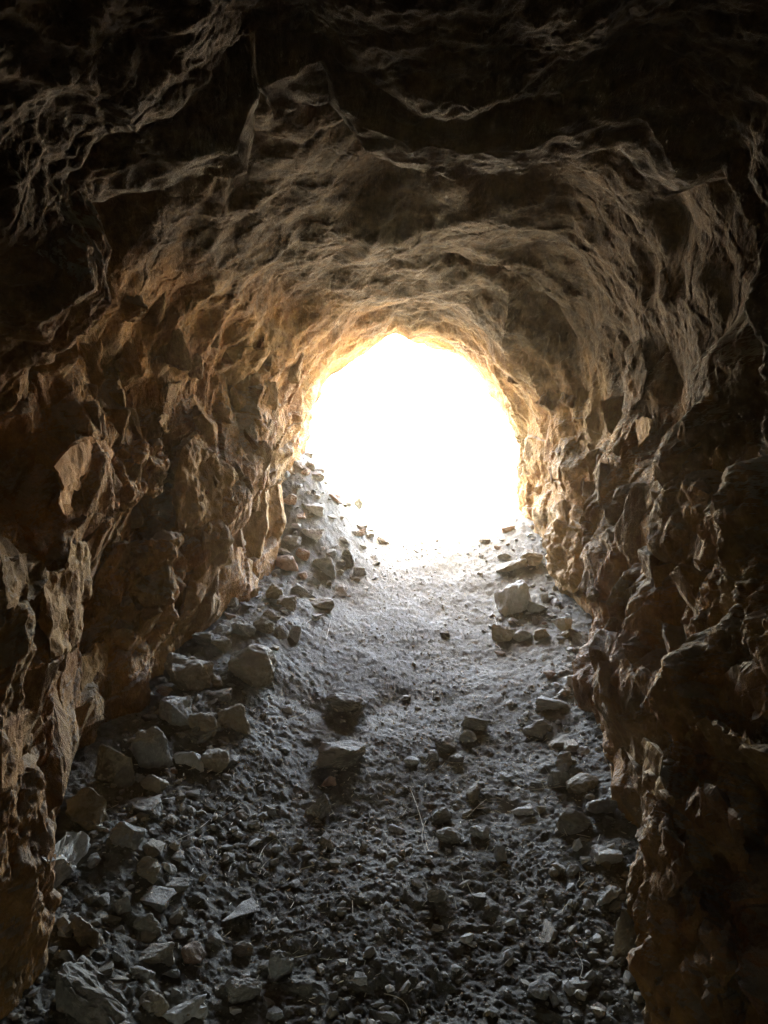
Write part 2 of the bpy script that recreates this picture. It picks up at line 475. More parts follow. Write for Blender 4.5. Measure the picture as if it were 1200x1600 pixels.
PD = B.reshape(-1, 3) + nrm.reshape(-1, 3) * disp[:, None]
Xn, Dn, Zn = PD[:, 0], PD[:, 1], PD[:, 2]
WV = CAM[None] + FWD[None] * Dn[:, None] + np.array([[1.0, 0, 0]]) * Xn[:, None] + UPV[None] * Zn[:, None]
WALLR = Rn.reshape(NU, NV)

def wall_point(px, py, lift=0.0):
    """where the pixel's ray meets the wall: (distance along axis)"""
    best, bd = None, 9
    for d in np.linspace(1.3, 6.0, 236):
        x, z = (px - 600) / FPX * d - np.interp(d, dk, cxk), -(py - 800) / FPX * d - np.interp(d, dk, czk)
        th = math.atan2(x, z)
        i = int(np.clip((th - TH[0]) / (TH[1] - TH[0]), 0, NU - 1)); j = int(np.clip(np.searchsorted(v0, d), 0, NV - 1))
        if math.hypot(x, z) > WALLR[i, j] - lift:
            return d
    return 6.0

cutL = int(np.searchsorted(TH, math.radians(-52))); cutR = int(np.searchsorted(TH, math.radians(52)))
walls = {}
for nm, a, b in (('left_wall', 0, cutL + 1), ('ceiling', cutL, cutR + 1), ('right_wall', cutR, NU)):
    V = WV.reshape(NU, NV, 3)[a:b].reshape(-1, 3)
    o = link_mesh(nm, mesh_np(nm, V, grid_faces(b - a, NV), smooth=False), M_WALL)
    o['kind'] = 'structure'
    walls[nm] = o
# rock closing the gallery far behind the camera
ring = WV.reshape(NU, NV, 3)[::20, 0]
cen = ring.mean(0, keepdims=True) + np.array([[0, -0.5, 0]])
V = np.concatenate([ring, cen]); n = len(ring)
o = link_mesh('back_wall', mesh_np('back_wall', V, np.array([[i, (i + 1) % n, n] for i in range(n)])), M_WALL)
o['kind'] = 'structure'
print('wall', time.time() - T0)

# ------------------------------------------------------------------ floor
_fd = np.array([1.5, 1.8, 2.2, 2.6, 3.2, 3.8, 4.4, 5.0, 5.4, 5.8, 6.2, 6.6])
_fr = np.array([1.43, 1.38, 1.31, 1.22, 1.08, 0.92, 0.745, 0.54, 0.385, 0.22, 0.10, 0.0])
_dd = np.linspace(1.5, 6.6, 120)
_dr = np.interp(_dd, _fd, _fr)
_dr = np.convolve(np.pad(_dr, 8, mode='reflect', reflect_type='odd'), np.ones(9) / 9, 'same')[8:-8]
FLY = np.concatenate([[-5, 0.5], CP * _dd - (-SP) * _dr * 1.0])
FLZ = CAMZ + SP * _dd - CP * _dr
FLZ = np.concatenate([[FLZ[0] - 0.06, FLZ[0] - 0.04], FLZ])
def floor_base(x, y):
    z = np.interp(y, FLY, FLZ)
    lip = sstep(5.6, 7.0, y)
    z = z * (1 - lip) + lip * (0.78 - 0.02 * (y - 6))
    xc = np.interp(y, [0, 2, 4.4, 5.8], [-0.02, -0.02, 0.13, 0.2])
    u = x - xc
    z = z + 0.20 * sstep(0.30, 0.95, -u) + 0.10 * sstep(0.40, 0.95, u) + (0.36 * sstep(0.1, 0.8, -u) + 0.08 * sstep(0.2, 0.7, u)) * sstep(4.7, 5.8, y) * (1 - sstep(6.4, 7, y))
    # low hump with a broken front edge across the left half
    edge = 3.72 + 0.12 * np.sin(x * 7.0) + 0.06 * np.sin(x * 17 + 1)
    z = z + 0.035 * sstep(edge - 0.06, edge + 0.10, y) * (1 - sstep(4.2, 5.2, y)) * sstep(0.25, -0.15, x)
    z = z - 0.012 * np.exp(-((x - 0.05) / 0.35) ** 2 - ((y - 2.9) / 0.25) ** 2)
    return z

def floor_full(x, y):
    shp = x.shape
    P2 = np.stack([x.ravel(), y.ravel(), np.zeros(x.size)], 1).astype(np.float32)
    z = floor_base(x, y).ravel()
    yy = P2[:, 1]; xx = P2[:, 0]
    path = np.exp(-((xx - 0.12) / 0.42) ** 2) * sstep(2.9, 3.6, yy)          # trodden dust
    rgh = 1 - 0.55 * path
    near_c = sstep(3.6, 2.4, yy)
    Wp = P2 + 0.03 * np.stack([vnoise(P2 * 9, 5), vnoise(P2 * 9 + 4, 6), 0 * xx], 1)
    z = z + 0.024 * fbm(P2 * 2.1, 4, 41) + 0.014 * fbm(P2 * 7, 4, 43) * rgh
    k1, q1 = cells(Wp * np.array([11, 11, 1], np.float32), 61, 0.5, 1.0, 0.5)
    k2, q2 = cells(Wp * np.array([26, 26, 1], np.float32), 63, 0.5, 1.0, 0.5)
    z = z + np.maximum(k1, 0) * 0.008 * rgh * (0.35 + 0.65 * near_c) * sstep(0.02, 0.35, q1)
    z = z + np.maximum(k2, -0.2) * 0.006 * rgh * (0.4 + 0.6 * near_c)
    z = z + 0.0035 * fbm(P2 * 110, 2, 57, 0.6) + 0.008 * fbm(P2 * 40, 3, 47, 0.6) * (0.35 + 0.65 * rgh)
    # soft footprints on the trodden part
    z = z - 0.02 * path * np.maximum(0, fbm(P2 * np.array([7, 4, 1], np.float32) + 3, 2, 49))
    return z.reshape(shp)

fx = np.linspace(-1.45, 1.65, 560)
fy = np.concatenate([np.linspace(-3.8, 1.5, 30)[:-1], np.exp(np.linspace(math.log(1.5), math.log(7.0), 560))])
FX, FY = np.meshgrid(fx, fy, indexing='ij')
FZ = floor_full(FX, FY)
V = np.stack([FX.ravel(), FY.ravel(), FZ.ravel()], 1)
floor = link_mesh('floor', mesh_np('floor', V, grid_faces(len(fx), len(fy), flip=True)), M_FLOOR)
floor['kind'] = 'structure'

def fz(x, y):
    i = np.clip(np.searchsorted(fx, x), 1, len(fx) - 1); j = np.clip(np.searchsorted(fy, y), 1, len(fy) - 1)
    return FZ[i, j]

def floor_hit(px, py):
    ray = at(px, py, 1.0) - CAM
    prev = None
    for d in np.arange(1.5, 7.5, 0.01):
        p = CAM + ray * d
        if p[2] <= fz(p[0], p[1]):
            return p[0], p[1], d
    p = CAM + ray * 6.4
    return p[0], p[1], 6.4
print('floor', time.time() - T0)

# ------------------------------------------------------------------ outside: hillside round the mouth and open ground
ns, nr = 90, 26
ring = WV.reshape(NU, NV, 3)[np.linspace(0, NU - 1, ns).astype(int), -1]
cen = np.array([ring[:, 0].mean(), 0, 1.2])
outw = ring - cen; outw[:, 1] = 0
outw /= np.linalg.norm(outw, axis=1)[:, None]
V = []
for k in range(nr):
    t = (k / (nr - 1)) ** 1.8 * 22
    p = ring + outw * t
    p[:, 1] = ring[:, 1] - 0.02 - t * 0.55
    if k:
        p += np.stack([fbm(p * 0.9, 4, 7 + s) for s in (0, 1, 2)], 1) * min(0.5, t * 0.3)
    V.append(p)
V = np.stack(V, 1).reshape(-1, 3)
o = link_mesh('hillside', mesh_np('hillside', V, grid_faces(ns, nr)), M_HILL)
o['kind'] = 'structure'
gx = np.concatenate([-np.geomspace(120, 1.2, 40), np.linspace(-1.1, 1.4, 30), np.geomspace(1.5, 120, 40)])
gy = np.concatenate([np.linspace(5.9, 9, 30), np.geomspace(9.3, 160, 40)])
GX, GY = np.meshgrid(gx, gy, indexing='ij')
PG = np.stack([GX.ravel(), GY.ravel(), 0 * GX.ravel()], 1)
GZ = 0.775 - 0.02 * (GY - 6) - 0.05 * sstep(6, 5.9, GY) + (0.12 * fbm(PG * 0.8, 4, 3)).reshape(GX.shape) * sstep(6.8, 9, GY) + sstep(7.0, 6.0, GY) * -0.06
GZ = GZ - 0.0006 * np.maximum(0, GY - 12) ** 2 * 0.3
o = link_mesh('ground', mesh_np('ground', np.stack([GX.ravel(), GY.ravel(), GZ.ravel()], 1), grid_faces(len(gx), len(gy), flip=True)), M_HILL)
o['kind'] = 'structure'

# ------------------------------------------------------------------ rocks
def rock_mesh(name, seed, dims, style='block', detail=2, rough=0.075):
    """an angular stone: hull of scattered points, edges worn, faces subdivided and roughened; base at z = 0"""
    rng = np.random.RandomState(seed)
    n = {'block': 11, 'flat': 11, 'round': 26, 'wedge': 9, 'shard': 9}[style]
    pts = rng.normal(size=(n, 3)); pts /= np.linalg.norm(pts, axis=1)[:, None]
    if style in ('block', 'wedge', 'shard', 'flat'):
        pts = np.sign(pts) * np.abs(pts) ** 0.55
        pts *= rng.uniform(0.8, 1.0, (n, 1))
    if style == 'flat':
        pts[:, 2] *= 0.8
        pts[:, 2] = np.where(pts[:, 2] > 0, 0.7 + 0.25 * rng.rand(n), pts[:, 2])
    if style == 'wedge':
        pts[:, 2] *= 0.45 + 0.55 * (pts[:, 0] * 0.5 + 0.5)
    if style == 'shard':
        pts[:, :2] *= (1 - 0.55 * np.clip(pts[:, 2:3], 0, 1))
    bm = bmesh.new()
    for p in pts:
        bm.verts.new(p)
    bmesh.ops.convex_hull(bm, input=bm.verts[:])
    loose = [v for v in bm.verts if not v.link_faces]
    if loose:
        bmesh.ops.delete(bm, geom=loose, context='VERTS')
    bmesh.ops.dissolve_limit(bm, angle_limit=math.radians(12), verts=bm.verts[:], edges=bm.edges[:])
    bmesh.ops.bevel(bm, geom=bm.edges[:] + bm.verts[:], offset=0.05, segments=1, affect='EDGES', clamp_overlap=True)
    bmesh.ops.triangulate(bm, faces=bm.faces[:])
    for k in range(detail + 1):
        L = sorted(e.calc_length() for e in bm.edges)[int(len(bm.edges) * 0.40)]
        es = [e for e in bm.edges if e.calc_length() > max(L, 0.10)]
        bmesh.ops.subdivide_edges(bm, edges=es, cuts=1 if k else 2, use_grid_fill=True)
        bmesh.ops.triangulate(bm, faces=bm.faces[:])
    bm.normal_update()
    co = np.array([v.co for v in bm.verts]); no = np.array([v.normal for v in bm.verts])
    q = co * 2.2 + seed * 3.1
    q32 = (co + seed * 1.7).astype(np.float32)
    h = fbm(q, 4, seed % 97, 0.6) * rough * 0.8 + facet(q32 * 1.6, seed % 97 + 500) * rough * 1.3 + facet(q32 * 4.2, seed % 97 + 501) * rough * 0.65 + facet(q32 * 10, seed % 97 + 502) * rough * 0.3
    co = co + no * h[:, None]
    mn, mx = co.min(0), co.max(0)
    co = (co - (mn + mx) / 2) / (mx - mn)
    co[:, 2] += 0.5
    co *= np.array(dims)
    for v, c in zip(bm.verts, co):
        v.co = c
    me = bpy.data.meshes.new(name)
    bm.to_mesh(me); bm.free()
    me.polygons.foreach_set('use_smooth', np.full(len(me.polygons), False))
    return me

TONE = {'pale': M_PALE, 'brown': M_BROWN, 'grey': M_GREY, 'dark': M_DARK, 'reddish': M_RUST}
taken = []                       # (x, y, radius, short phrase)
def tag(o, label, cat, group=None):
    o['label'] = label; o['category'] = cat
    if group:
        o['group'] = group

def put_rock(px, py, w, h, style, tone, label, short=None, deep=0.75, sink=0.24, seed=0, rz=None, tilt=0.0, cat='rock', name=None, det=2):
    """px, py: middle of the stone in the photograph; w, h its size there"""
    x, y, d = floor_hit(px, min(1640, py + h * 0.42))
    sx = w / FPX * d; sz = h / FPX * d * 0.86
    dims = (sx, sx * deep, sz)
    me = rock_mesh(name or 'rock', seed or int(px * 7 + py * 13), dims, style, det)
    o = link_mesh(name or ('boulder' if sx > 0.2 else 'rock'), me, TONE[tone])
    rr = random.Random(int(px * 31 + py))
    o.rotation_euler = (tilt, rr.uniform(-0.12, 0.12), rr.uniform(-0.35, 0.35) if rz is None else rz)
    yy = y + sx * deep * 0.35
    zb = min(fz(x, y), fz(x - sx * 0.35, yy), fz(x + sx * 0.35, yy), fz(x, yy))
    o.location = (x, yy, max(zb, fz(x, y) - 0.03) - sz * sink)
    tag(o, label, 'boulder' if sx > 0.2 and cat == 'rock' else cat, 'loose rocks lying on the tunnel floor')
    taken.append((x, yy, max(sx, sx * deep) * 0.5, short or label))
    return o

HERO = [
 # px, py, w, h, style, tone, label, short phrase
 (137, 1545, 118, 140, 'block', 'dark', 'large dark boulder with a dusty flat top in the bottom left corner', 'the big dark corner boulder'),
 (133, 1450, 50, 66, 'block', 'brown', 'upright brown block standing just behind the big dark corner boulder', None),
 (131, 1260, 64, 92, 'wedge', 'brown', 'tall leaning brown rock with one lit face against the left wall', 'the tall leaning left rock'),
 (175, 1190, 64, 94, 'block', 'dark', 'big shadowy dark rock wedged under the left wall behind the tall leaning rock', 'the big shadowy left rock'),
 (232, 1158, 68, 100, 'shard', 'grey', 'jagged grey boulder of tilted plates at the foot of the left wall', 'the tilted plate boulder'),
 (242, 1220, 38, 38, 'block', 'brown', 'brown rock lying right in front of the tilted plate boulder', None),
 (271, 1112, 54, 56, 'flat', 'grey', 'grey rock whose flat top shines bluish white, left rubble', 'the bright flat topped rock'),
 (254, 1078, 30, 22, 'round', 'reddish', 'small tan stone perched behind the bright flat topped rock', None),
 (313, 1122, 50, 56, 'round', 'brown', 'rounded brown rock between the bright flat topped rock and a pale edged rock', 'the rounded middle rock'),
 (363, 1113, 58, 62, 'block', 'brown', 'blocky brown rock with a pale upper edge beside the dusty path', 'the pale edged block'),
 (290, 1044, 80, 95, 'block', 'brown', 'large square brown boulder leaning on the left wall', 'the large square boulder'),
 (385, 1030, 90, 85, 'round', 'brown', 'largest rounded boulder left of the trodden path', 'the largest rounded boulder'),
 (379, 980, 36, 36, 'block', 'grey', 'grey block behind the largest rounded boulder', None),
 (411, 972, 36, 38, 'round', 'brown', 'brown rounded rock at the path edge behind the largest rounded boulder', None),
 (345, 1000, 34, 34, 'block', 'brown', 'brown block between the left wall and the largest rounded boulder', None),
 (295, 1178, 54, 44, 'wedge', 'pale', 'white striated rock lying on the left rubble', 'the white striated rock'),
 (337, 1186, 44, 50, 'block', 'brown', 'brown pointed rock touching the white striated rock', 'the brown pointed rock'),
 (308, 1152, 58, 26, 'flat', 'dark', 'flat dark rock behind the white striated rock', None),
 (217, 1256, 76, 32, 'flat', 'dark', 'long flat dark rock below the tilted plate boulder', 'the long flat dark rock'),
 (192, 1296, 60, 58, 'round', 'grey', 'lumpy round grey rock under the long flat dark rock', 'the lumpy round rock'),
 (308, 1327, 28, 22, 'block', 'pale', 'small pale block alone among straw on the left', 'the small pale block'),
 (260, 1352, 28, 24, 'block', 'pale', 'pale rock with a bright top left of the small pale block', None),
 (276, 1338, 24, 18, 'flat', 'grey', 'little grey slab next to the bright topped pale rock', None),
 (218, 1366, 54, 42, 'wedge', 'brown', 'brown wedge rock in the middle of the left rubble', 'the brown wedge rock'),
 (272, 1378, 46, 26, 'flat', 'dark', 'flat dark rock right of the brown wedge rock', None),
 (236, 1402, 66, 32, 'flat', 'grey', 'broad flat grey rock below the brown wedge rock', 'the broad flat grey rock'),
 (188, 1412, 30, 44, 'block', 'grey', 'upright grey rock at the left end of the broad flat grey rock', None),
 (228, 1438, 50, 40, 'block', 'dark', 'dark block directly below the broad flat grey rock', 'the dark lower block'),
 (188, 1492, 30, 36, 'shard', 'pale', 'pale pointed rock right of the big dark corner boulder', 'the pale pointed rock'),
 (240, 1490, 64, 34, 'flat', 'brown', 'flat brown rock right of the pale pointed rock', 'the flat brown lower rock'),
 (220, 1521, 38, 32, 'block', 'grey', 'grey block under the flat brown rock near the corner', None),
 (262, 1521, 34, 36, 'wedge', 'grey', 'grey wedge rock beside the grey block near the corner', None),
 (235, 1561, 56, 50, 'round', 'brown', 'rounded brown rock at the bottom left of the picture', 'the rounded bottom rock'),
 (276, 1577, 72, 46, 'wedge', 'pale', 'large pale greenish rock on the bottom edge', 'the pale bottom rock'),
 (377, 1552, 58, 46, 'round', 'dark', 'dark rounded rock near the bottom edge left of the middle', 'the dark bottom rock'),
 (436, 1508, 42, 60, 'flat', 'grey', 'tall grey stone with a pale flat top near the bottom edge', 'the pale topped bottom stone'),
 (379, 1480, 36, 34, 'round', 'brown', 'brown knobbly stone behind the dark rounded bottom rock', None),
 (373, 1433, 62, 24, 'flat', 'pale', 'flat lilac white stone lying across the earth left of the middle', 'the flat lilac white stone'),
 (277, 1461, 22, 26, 'shard', 'grey', 'small upright grey splinter right of the dark lower block', None),
 (497, 1260, 38, 46, 'wedge', 'dark', 'dark wedge of rock in front of the notched flat rock', 'the dark wedge rock'),
 (538, 1096, 66, 34, 'round', 'dark', 'low dark rock half buried in the middle of the path', 'the half buried dark rock'),
 (747, 1128, 46, 30, 'block', 'dark', 'dark block right of the path with a smaller stone in front', 'the dark right hand block'),
 (732, 1151, 28, 26, 'round', 'grey', 'small round grey stone in front of the dark right hand block', None),
 (697, 1163, 36, 28, 'round', 'dark', 'dark earth clod left of the small round grey stone', None),
 (819, 1262, 40, 28, 'flat', 'pale', 'flat bluish pale stone right of the middle', 'the flat bluish pale stone'),
 (875, 1210, 34, 42, 'shard', 'grey', 'upright grey shard with a pale left edge near the right wall', 'the upright grey shard'),
 (913, 1222, 56, 38, 'round', 'brown', 'rounded brown rock between the upright grey shard and the right wall', 'the rounded right rock'),
 (900, 1281, 54, 50, 'round', 'dark', 'big dark rounded rock below the rounded brown one at right', 'the big dark right rock'),
 (942, 1252, 46, 52, 'wedge', 'grey', 'leaning grey slab against the right wall', 'the leaning right slab'),
 (904, 1318, 22, 28, 'shard', 'pale', 'small pale upright chip under the big dark right rock', None),
 (953, 1342, 48, 40, 'flat', 'pale', 'pale flat topped rock tucked against the right wall', 'the pale right wall rock'),
 (917, 1343, 20, 11, 'flat', 'pale', 'little pinkish white chip left of the pale flat topped rock', None),
 (683, 1396, 30, 32, 'round', 'dark', 'round dark clod sticking up right of the middle', 'the round dark clod'),
 (748, 1297, 36, 28, 'block', 'grey', 'grey blocky stone right of the two dark clods', 'the grey blocky stone'),
 (690, 1273, 34, 32, 'round', 'dark', 'upper of two dark clods beside a long straw', 'the upper dark clod'),
 (700, 1303, 40, 30, 'round', 'dark', 'lower of two dark clods beside a long straw', None),
 (620, 1298, 28, 14, 'flat', 'pale', 'flat pale flake left of the two dark clods', 'the flat pale flake'),
 (748, 1400, 24, 11, 'flat', 'pale', 'small flat white chip right of the round dark clod', None),
 (796, 1438, 24, 15, 'wedge', 'pale', 'white wedge shaped chip lying on dark earth at right', 'the white wedge chip'),
 (737, 1479, 22, 10, 'flat', 'pale', 'thin white flake low in the picture right of the middle', 'the thin white flake'),
 (848, 1390, 20, 16, 'block', 'grey', 'small lilac grey stone below the right rubble', None),
 (563, 1529, 24, 15, 'flat', 'pale', 'white flake close to the bottom edge near the middle', 'the bottom white flake'),
 (955, 1405, 40, 38, 'wedge', 'grey', 'grey wedge at the foot of the right wall below the pale rock', None),
 (985, 1450, 62, 94, 'block', 'brown', 'large blocky brown boulder joining floor and right wall low down', 'the large right boulder'),
 (843, 1136, 50, 32, 'wedge', 'grey', 'grey wedge rock in the gravel beside the right wall', 'the grey gravel wedge'),
 (862, 1098, 56, 30, 'flat', 'grey', 'flat grey rock behind the grey gravel wedge', 'the flat gravel rock'),
 (885, 1188, 34, 34, 'block', 'grey', 'grey block behind the upright grey shard', None),
 (904, 1062, 46, 22, 'flat', 'pale', 'pale flat stone in the gravel at the bend of the right wall', None),
 (801, 880, 52, 34, 'wedge', 'brown', 'brown slab on top of the largest pale boulder at right', 'the brown top slab'),
 (803, 926, 56, 74, 'block', 'pale', 'largest pale boulder right of the path near the opening', 'the largest pale boulder'),
 (788, 986, 36, 40, 'block', 'brown', 'brown block in front of the largest pale boulder', 'the brown front block'),
 (818, 990, 30, 26, 'round', 'grey', 'grey round stone right of the brown front block', None),
 (848, 986, 28, 28, 'block', 'brown', 'brown stone against the right wall beside the grey round stone', None),
 (840, 945, 36, 30, 'block', 'grey', 'grey rock squeezed between the largest pale boulder and the right wall', None),
 (794, 823, 22, 17, 'block', 'reddish', 'orange brown stone alone on the bright ground at right', 'the orange brown stone'),
 (832, 868, 36, 34, 'block', 'brown', 'brown rock at the right wall behind the brown slab', None),
 (455, 842, 30, 24, 'round', 'grey', 'grey rounded stone at the left wall near the opening', None),
 (486, 832, 42, 28, 'block', 'pale', 'sunlit pale block at the left of the opening', 'the sunlit pale block'),
 (449, 876, 36, 36, 'block', 'reddish', 'pinkish block at the left wall foot near the opening', 'the pinkish block'),
 (472, 864, 26, 28, 'round', 'reddish', 'smaller pinkish stone right of the pinkish block', None),
 (504, 880, 38, 38, 'shard', 'grey', 'pointed grey rock at the left path edge near the opening', 'the pointed grey rock'),
 (470, 917, 42, 32, 'block', 'grey', 'grey blocky rock below the pinkish block', None),
 (449, 936, 32, 38, 'block', 'brown', 'brown squarish rock by the left wall below the pinkish block', None),
 (496, 938, 46, 30, 'wedge', 'brown', 'brown wedge rock on the left path edge below the pointed grey rock', None),
 (491, 906, 18, 20, 'shard', 'grey', 'tiny grey splinter between the pointed grey rock and its neighbours', None),
 (494, 965, 24, 13, 'flat', 'grey', 'flat grey stone on the dust left of the path', None),
 (696, 990, 16, 15, 'block', 'dark', 'small dark stone alone in the middle of the path', 'the lone dark path stone'),
 (520, 772, 30, 20, 'wedge', 'reddish', 'reddish stone in the glare at the left of the opening', None),
 (484, 724, 20, 22, 'shard', 'dark', 'dark pointed stone outside silhouetted in the glare at left', None),
 (488, 790, 34, 24, 'block', 'pale', 'bright block outside under the dark pointed stone', None),
 (428, 920, 30, 40, 'block', 'brown', 'brown block in the corner of the left wall behind the rubble', None),
 (424, 955, 30, 30, 'round', 'brown', 'rounded brown stone behind the rounded rock at the path edge', None),
 (330, 1060, 36, 30, 'block', 'brown', 'brown stone filling the gap right of the large square boulder', None),
 (344, 1082, 40, 30, 'flat', 'dark', 'flat dark stone in front of the largest rounded boulder', None),
]
for h in HERO:
    put_rock(*h[:7], short=h[7])
# the notched flat rock in the middle of the path, propped up over its own shadow
o = put_rock(532, 1186, 88, 36, 'flat', 'dark', 'flat notched dark rock standing alone in the middle of the floor', 'the notched flat rock', deep=0.55, sink=0.02, seed=904, rz=0.05)
print('hero', time.time() - T0)

# ------------------------------------------------------------------ more loose stones, each its own object
protos = []
for i, st in enumerate(['block', 'wedge', 'flat', 'round', 'shard', 'block', 'flat', 'wedge', 'round', 'block', 'shard', 'flat']):
    protos.append((st, rock_mesh('stone', 700 + i * 3, (1, 0.8, {'flat': 0.42, 'shard': 0.95, 'wedge': 0.6}.get(st, 0.72)), st, 1)))
proto_me = {}
WORD = {'block': 'blocky', 'wedge': 'wedge shaped', 'flat': 'flat', 'round': 'rounded', 'shard': 'splintered'}
def relation(x, y):
    best = sorted(((math.hypot(x - a, y - b) - r, a, b, s) for a, b, r, s in taken if s.startswith('the ')))[:6]
    out = []
    for dd, a, b, s in best:
        dx, dy = x - a, y - b
        if abs(dx) > abs(dy):
            w = 'right of' if dx > 0 else 'left of'
        else:
            w = 'behind' if dy > 0 else 'in front of'
        out.append((w, s, dd))
    return out

used = set(o.get('label') for o in bpy.data.objects)
rng = random.Random(5)
def lab(size, tone, st, x, y, noun):
    for extra in ('', 'lone ', 'dusty '):
        for w, s, dd in relation(x, y):
            near_w = 'just ' if dd < 0.12 else ''
            L = f'{extra}{size} {tone} {WORD[st]} {noun} {near_w}{w} {s}'
            if L not in used:
                used.add(L)
                return L
    return None

def spot_list(n):
    out = []
    tries = 0
    while len(out) < n and tries < 6000:
        tries += 1
        zone = rng.random()
        if zone < 0.58:                                # left bank
            y = 1.9 + 4.0 * rng.random() ** 1.2
            xl = np.interp(y, [1.9, 2.55, 3.2, 3.8, 4.4, 5.1, 5.8], [-0.88, -0.92, -0.95, -0.93, -0.80, -0.68, -0.56])
            x = xl + abs(rng.gauss(0.06, 0.20))
        elif zone < 0.84:                              # right bank
            y = 1.9 + 3.9 * rng.random() ** 1.1
            xr = np.interp(y, [1.9, 2.55, 3.2, 3.8, 4.4, 5.1, 5.8], [0.74, 0.84, 0.92, 0.98, 1.0, 1.06, 1.0])
            x = xr - abs(rng.gauss(0.05, 0.20))
        else:                                          # the near half of the floor
            y = 1.9 + 1.5 * rng.random()
            x = rng.uniform(-0.6, 0.7)
        s = min(0.13, 0.034 * math.exp(rng.gauss(0.25, 0.5)))
        if zone > 0.84:
            s *= 0.75
        if any((x - a) ** 2 + (y - b) ** 2 < (r * 0.8 + s * 0.4) ** 2 for a, b, r, _ in taken + out):
            continue
        out.append((x, y, s * 0.5, ''))
    # rubble on the bank at the left of the mouth
    tries = 0; m = len(out) + 32
    while len(out) < m and tries < 900:
        tries += 1
        y = rng.uniform(4.9, 6.3); x = rng.uniform(-0.66, -0.02) - 0.1 * (y - 5)
        s = rng.uniform(0.05, 0.12)
        if any((x - a) ** 2 + (y - b) ** 2 < (r * 0.7 + s * 0.35) ** 2 for a, b, r, _ in taken + out):
            continue
        out.append((x, y, s * 0.5, ''))
    return out

n_ind = 0
for x, y, r, _ in spot_list(262):
    s = r * 2
    st, me = rng.choice(protos)
    tone = rng.choices(['brown', 'grey', 'dark', 'pale', 'reddish'], [34, 34, 14, 12, 6])[0]
    key = (me.name, tone)
    if key not in proto_me:
        m2 = me.copy(); m2.materials.clear(); m2.materials.append(TONE[tone]); proto_me[key] = m2
    L = lab('fist sized' if s > 0.065 else 'small' if s > 0.04 else 'tiny', tone, st, x, y, 'stone')
    if L is None:
        continue
    o = bpy.data.objects.new('stone', proto_me[key])
    COL.objects.link(o)
    o.scale = (s * rng.uniform(0.85, 1.2), s * rng.uniform(0.8, 1.2), s * rng.uniform(0.8, 1.15))
    o.rotation_euler = (rng.uniform(-0.25, 0.25), rng.uniform(-0.25, 0.25), rng.uniform(0, 6.28))
    o.location = (x, y, fz(x, y) - s * 0.30)
    tag(o, L, 'stone', 'small stones scattered in the rubble')
    n_ind += 1

# ------------------------------------------------------------------ gravel: nobody could count it
def blobs(n, posf, seed):
    r = np.random.RandomState(seed)
    t = (1 + 5 ** .5) / 2
    base = np.array([(-1, t, 0), (1, t, 0), (-1, -t, 0), (1, -t, 0), (0, -1, t), (0, 1, t), (0, -1, -t), (0, 1, -t), (t, 0, -1), (t, 0, 1), (-t, 0, -1), (-t, 0, 1)]) / 1.9
    F0 = np.array([(0, 11, 5), (0, 5, 1), (0, 1, 7), (0, 7, 10), (0, 10, 11), (1, 5, 9), (5, 11, 4), (11, 10, 2), (10, 7, 6), (7, 1, 8), (3, 9, 4), (3, 4, 2), (3, 2, 6), (3, 6, 8), (3, 8, 9), (4, 9, 5), (2, 4, 11), (6, 2, 10), (8, 6, 7), (9, 8, 1)])
    x, y, s = posf(n, r)
    n = len(x)
    V = base[None] * r.uniform(0.55, 1.15, (n, 12, 1))
    V = V * np.stack([s * r.uniform(0.7, 1.3, n), s * r.uniform(0.6, 1.2, n), s * r.uniform(0.35, 0.9, n)], 1)[:, None]
    a = r.uniform(0, 6.28, n); ca, sa = np.cos(a)[:, None], np.sin(a)[:, None]
    tl = r.uniform(-0.6, 0.6, n)[:, None]
    X = V[..., 0] * ca - V[..., 1] * sa; Y = V[..., 0] * sa + V[..., 1] * ca; Z = V[..., 2] + X * np.sin(tl) * 0.7
    z = fz(x, y)
    V = np.stack([X + x[:, None], Y + y[:, None], Z + (z + s * 0.15)[:, None]], 2).reshape(-1, 3)
    F = (F0[None] + (np.arange(n) * 12)[:, None, None]).reshape(-1, 3)
    return V, F

def gravel_pos(n, r):
    y = 1.75 + 4.2 * r.rand(n * 4) ** 1.7
    x = r.uniform(-1.0, 1.1, n * 4)
    dens = 0.08 + 0.5 * sstep(3.6, 2.6, y) + 0.9 * sstep(0.35, 0.7, np.abs(x - 0.08)) * sstep(6.0, 4.6, y)
    pch = vnoise(np.stack([x * 3, y * 3, 0 * x], 1), 5) * 0.5 + 0.5
    keep = r.rand(n * 4) < dens * (0.05 + 1.3 * pch ** 1.5) * 0.55
    x, y = x[keep][:n], y[keep][:n]
    s = np.minimum(0.024, 0.0022 * (1 - r.rand(len(x))) ** -0.66) 
    return x, y, s
def grit_pos(n, r):
    y = 2.2 + 3.6 * r.rand(n * 3)
    x = r.normal(0.08, 0.36, n * 3)
    keep = (np.abs(x - 0.08) < 0.9) & (r.rand(n * 3) < 0.25 + 0.75 * (vnoise(np.stack([x * 5, y * 5, 0 * x], 1), 9) * 0.5 + 0.5) ** 1.5)
    x, y = x[keep][:n], y[keep][:n]
    return x, y, np.minimum(0.009, 0.0018 * (1 - r.rand(len(x))) ** -0.45)
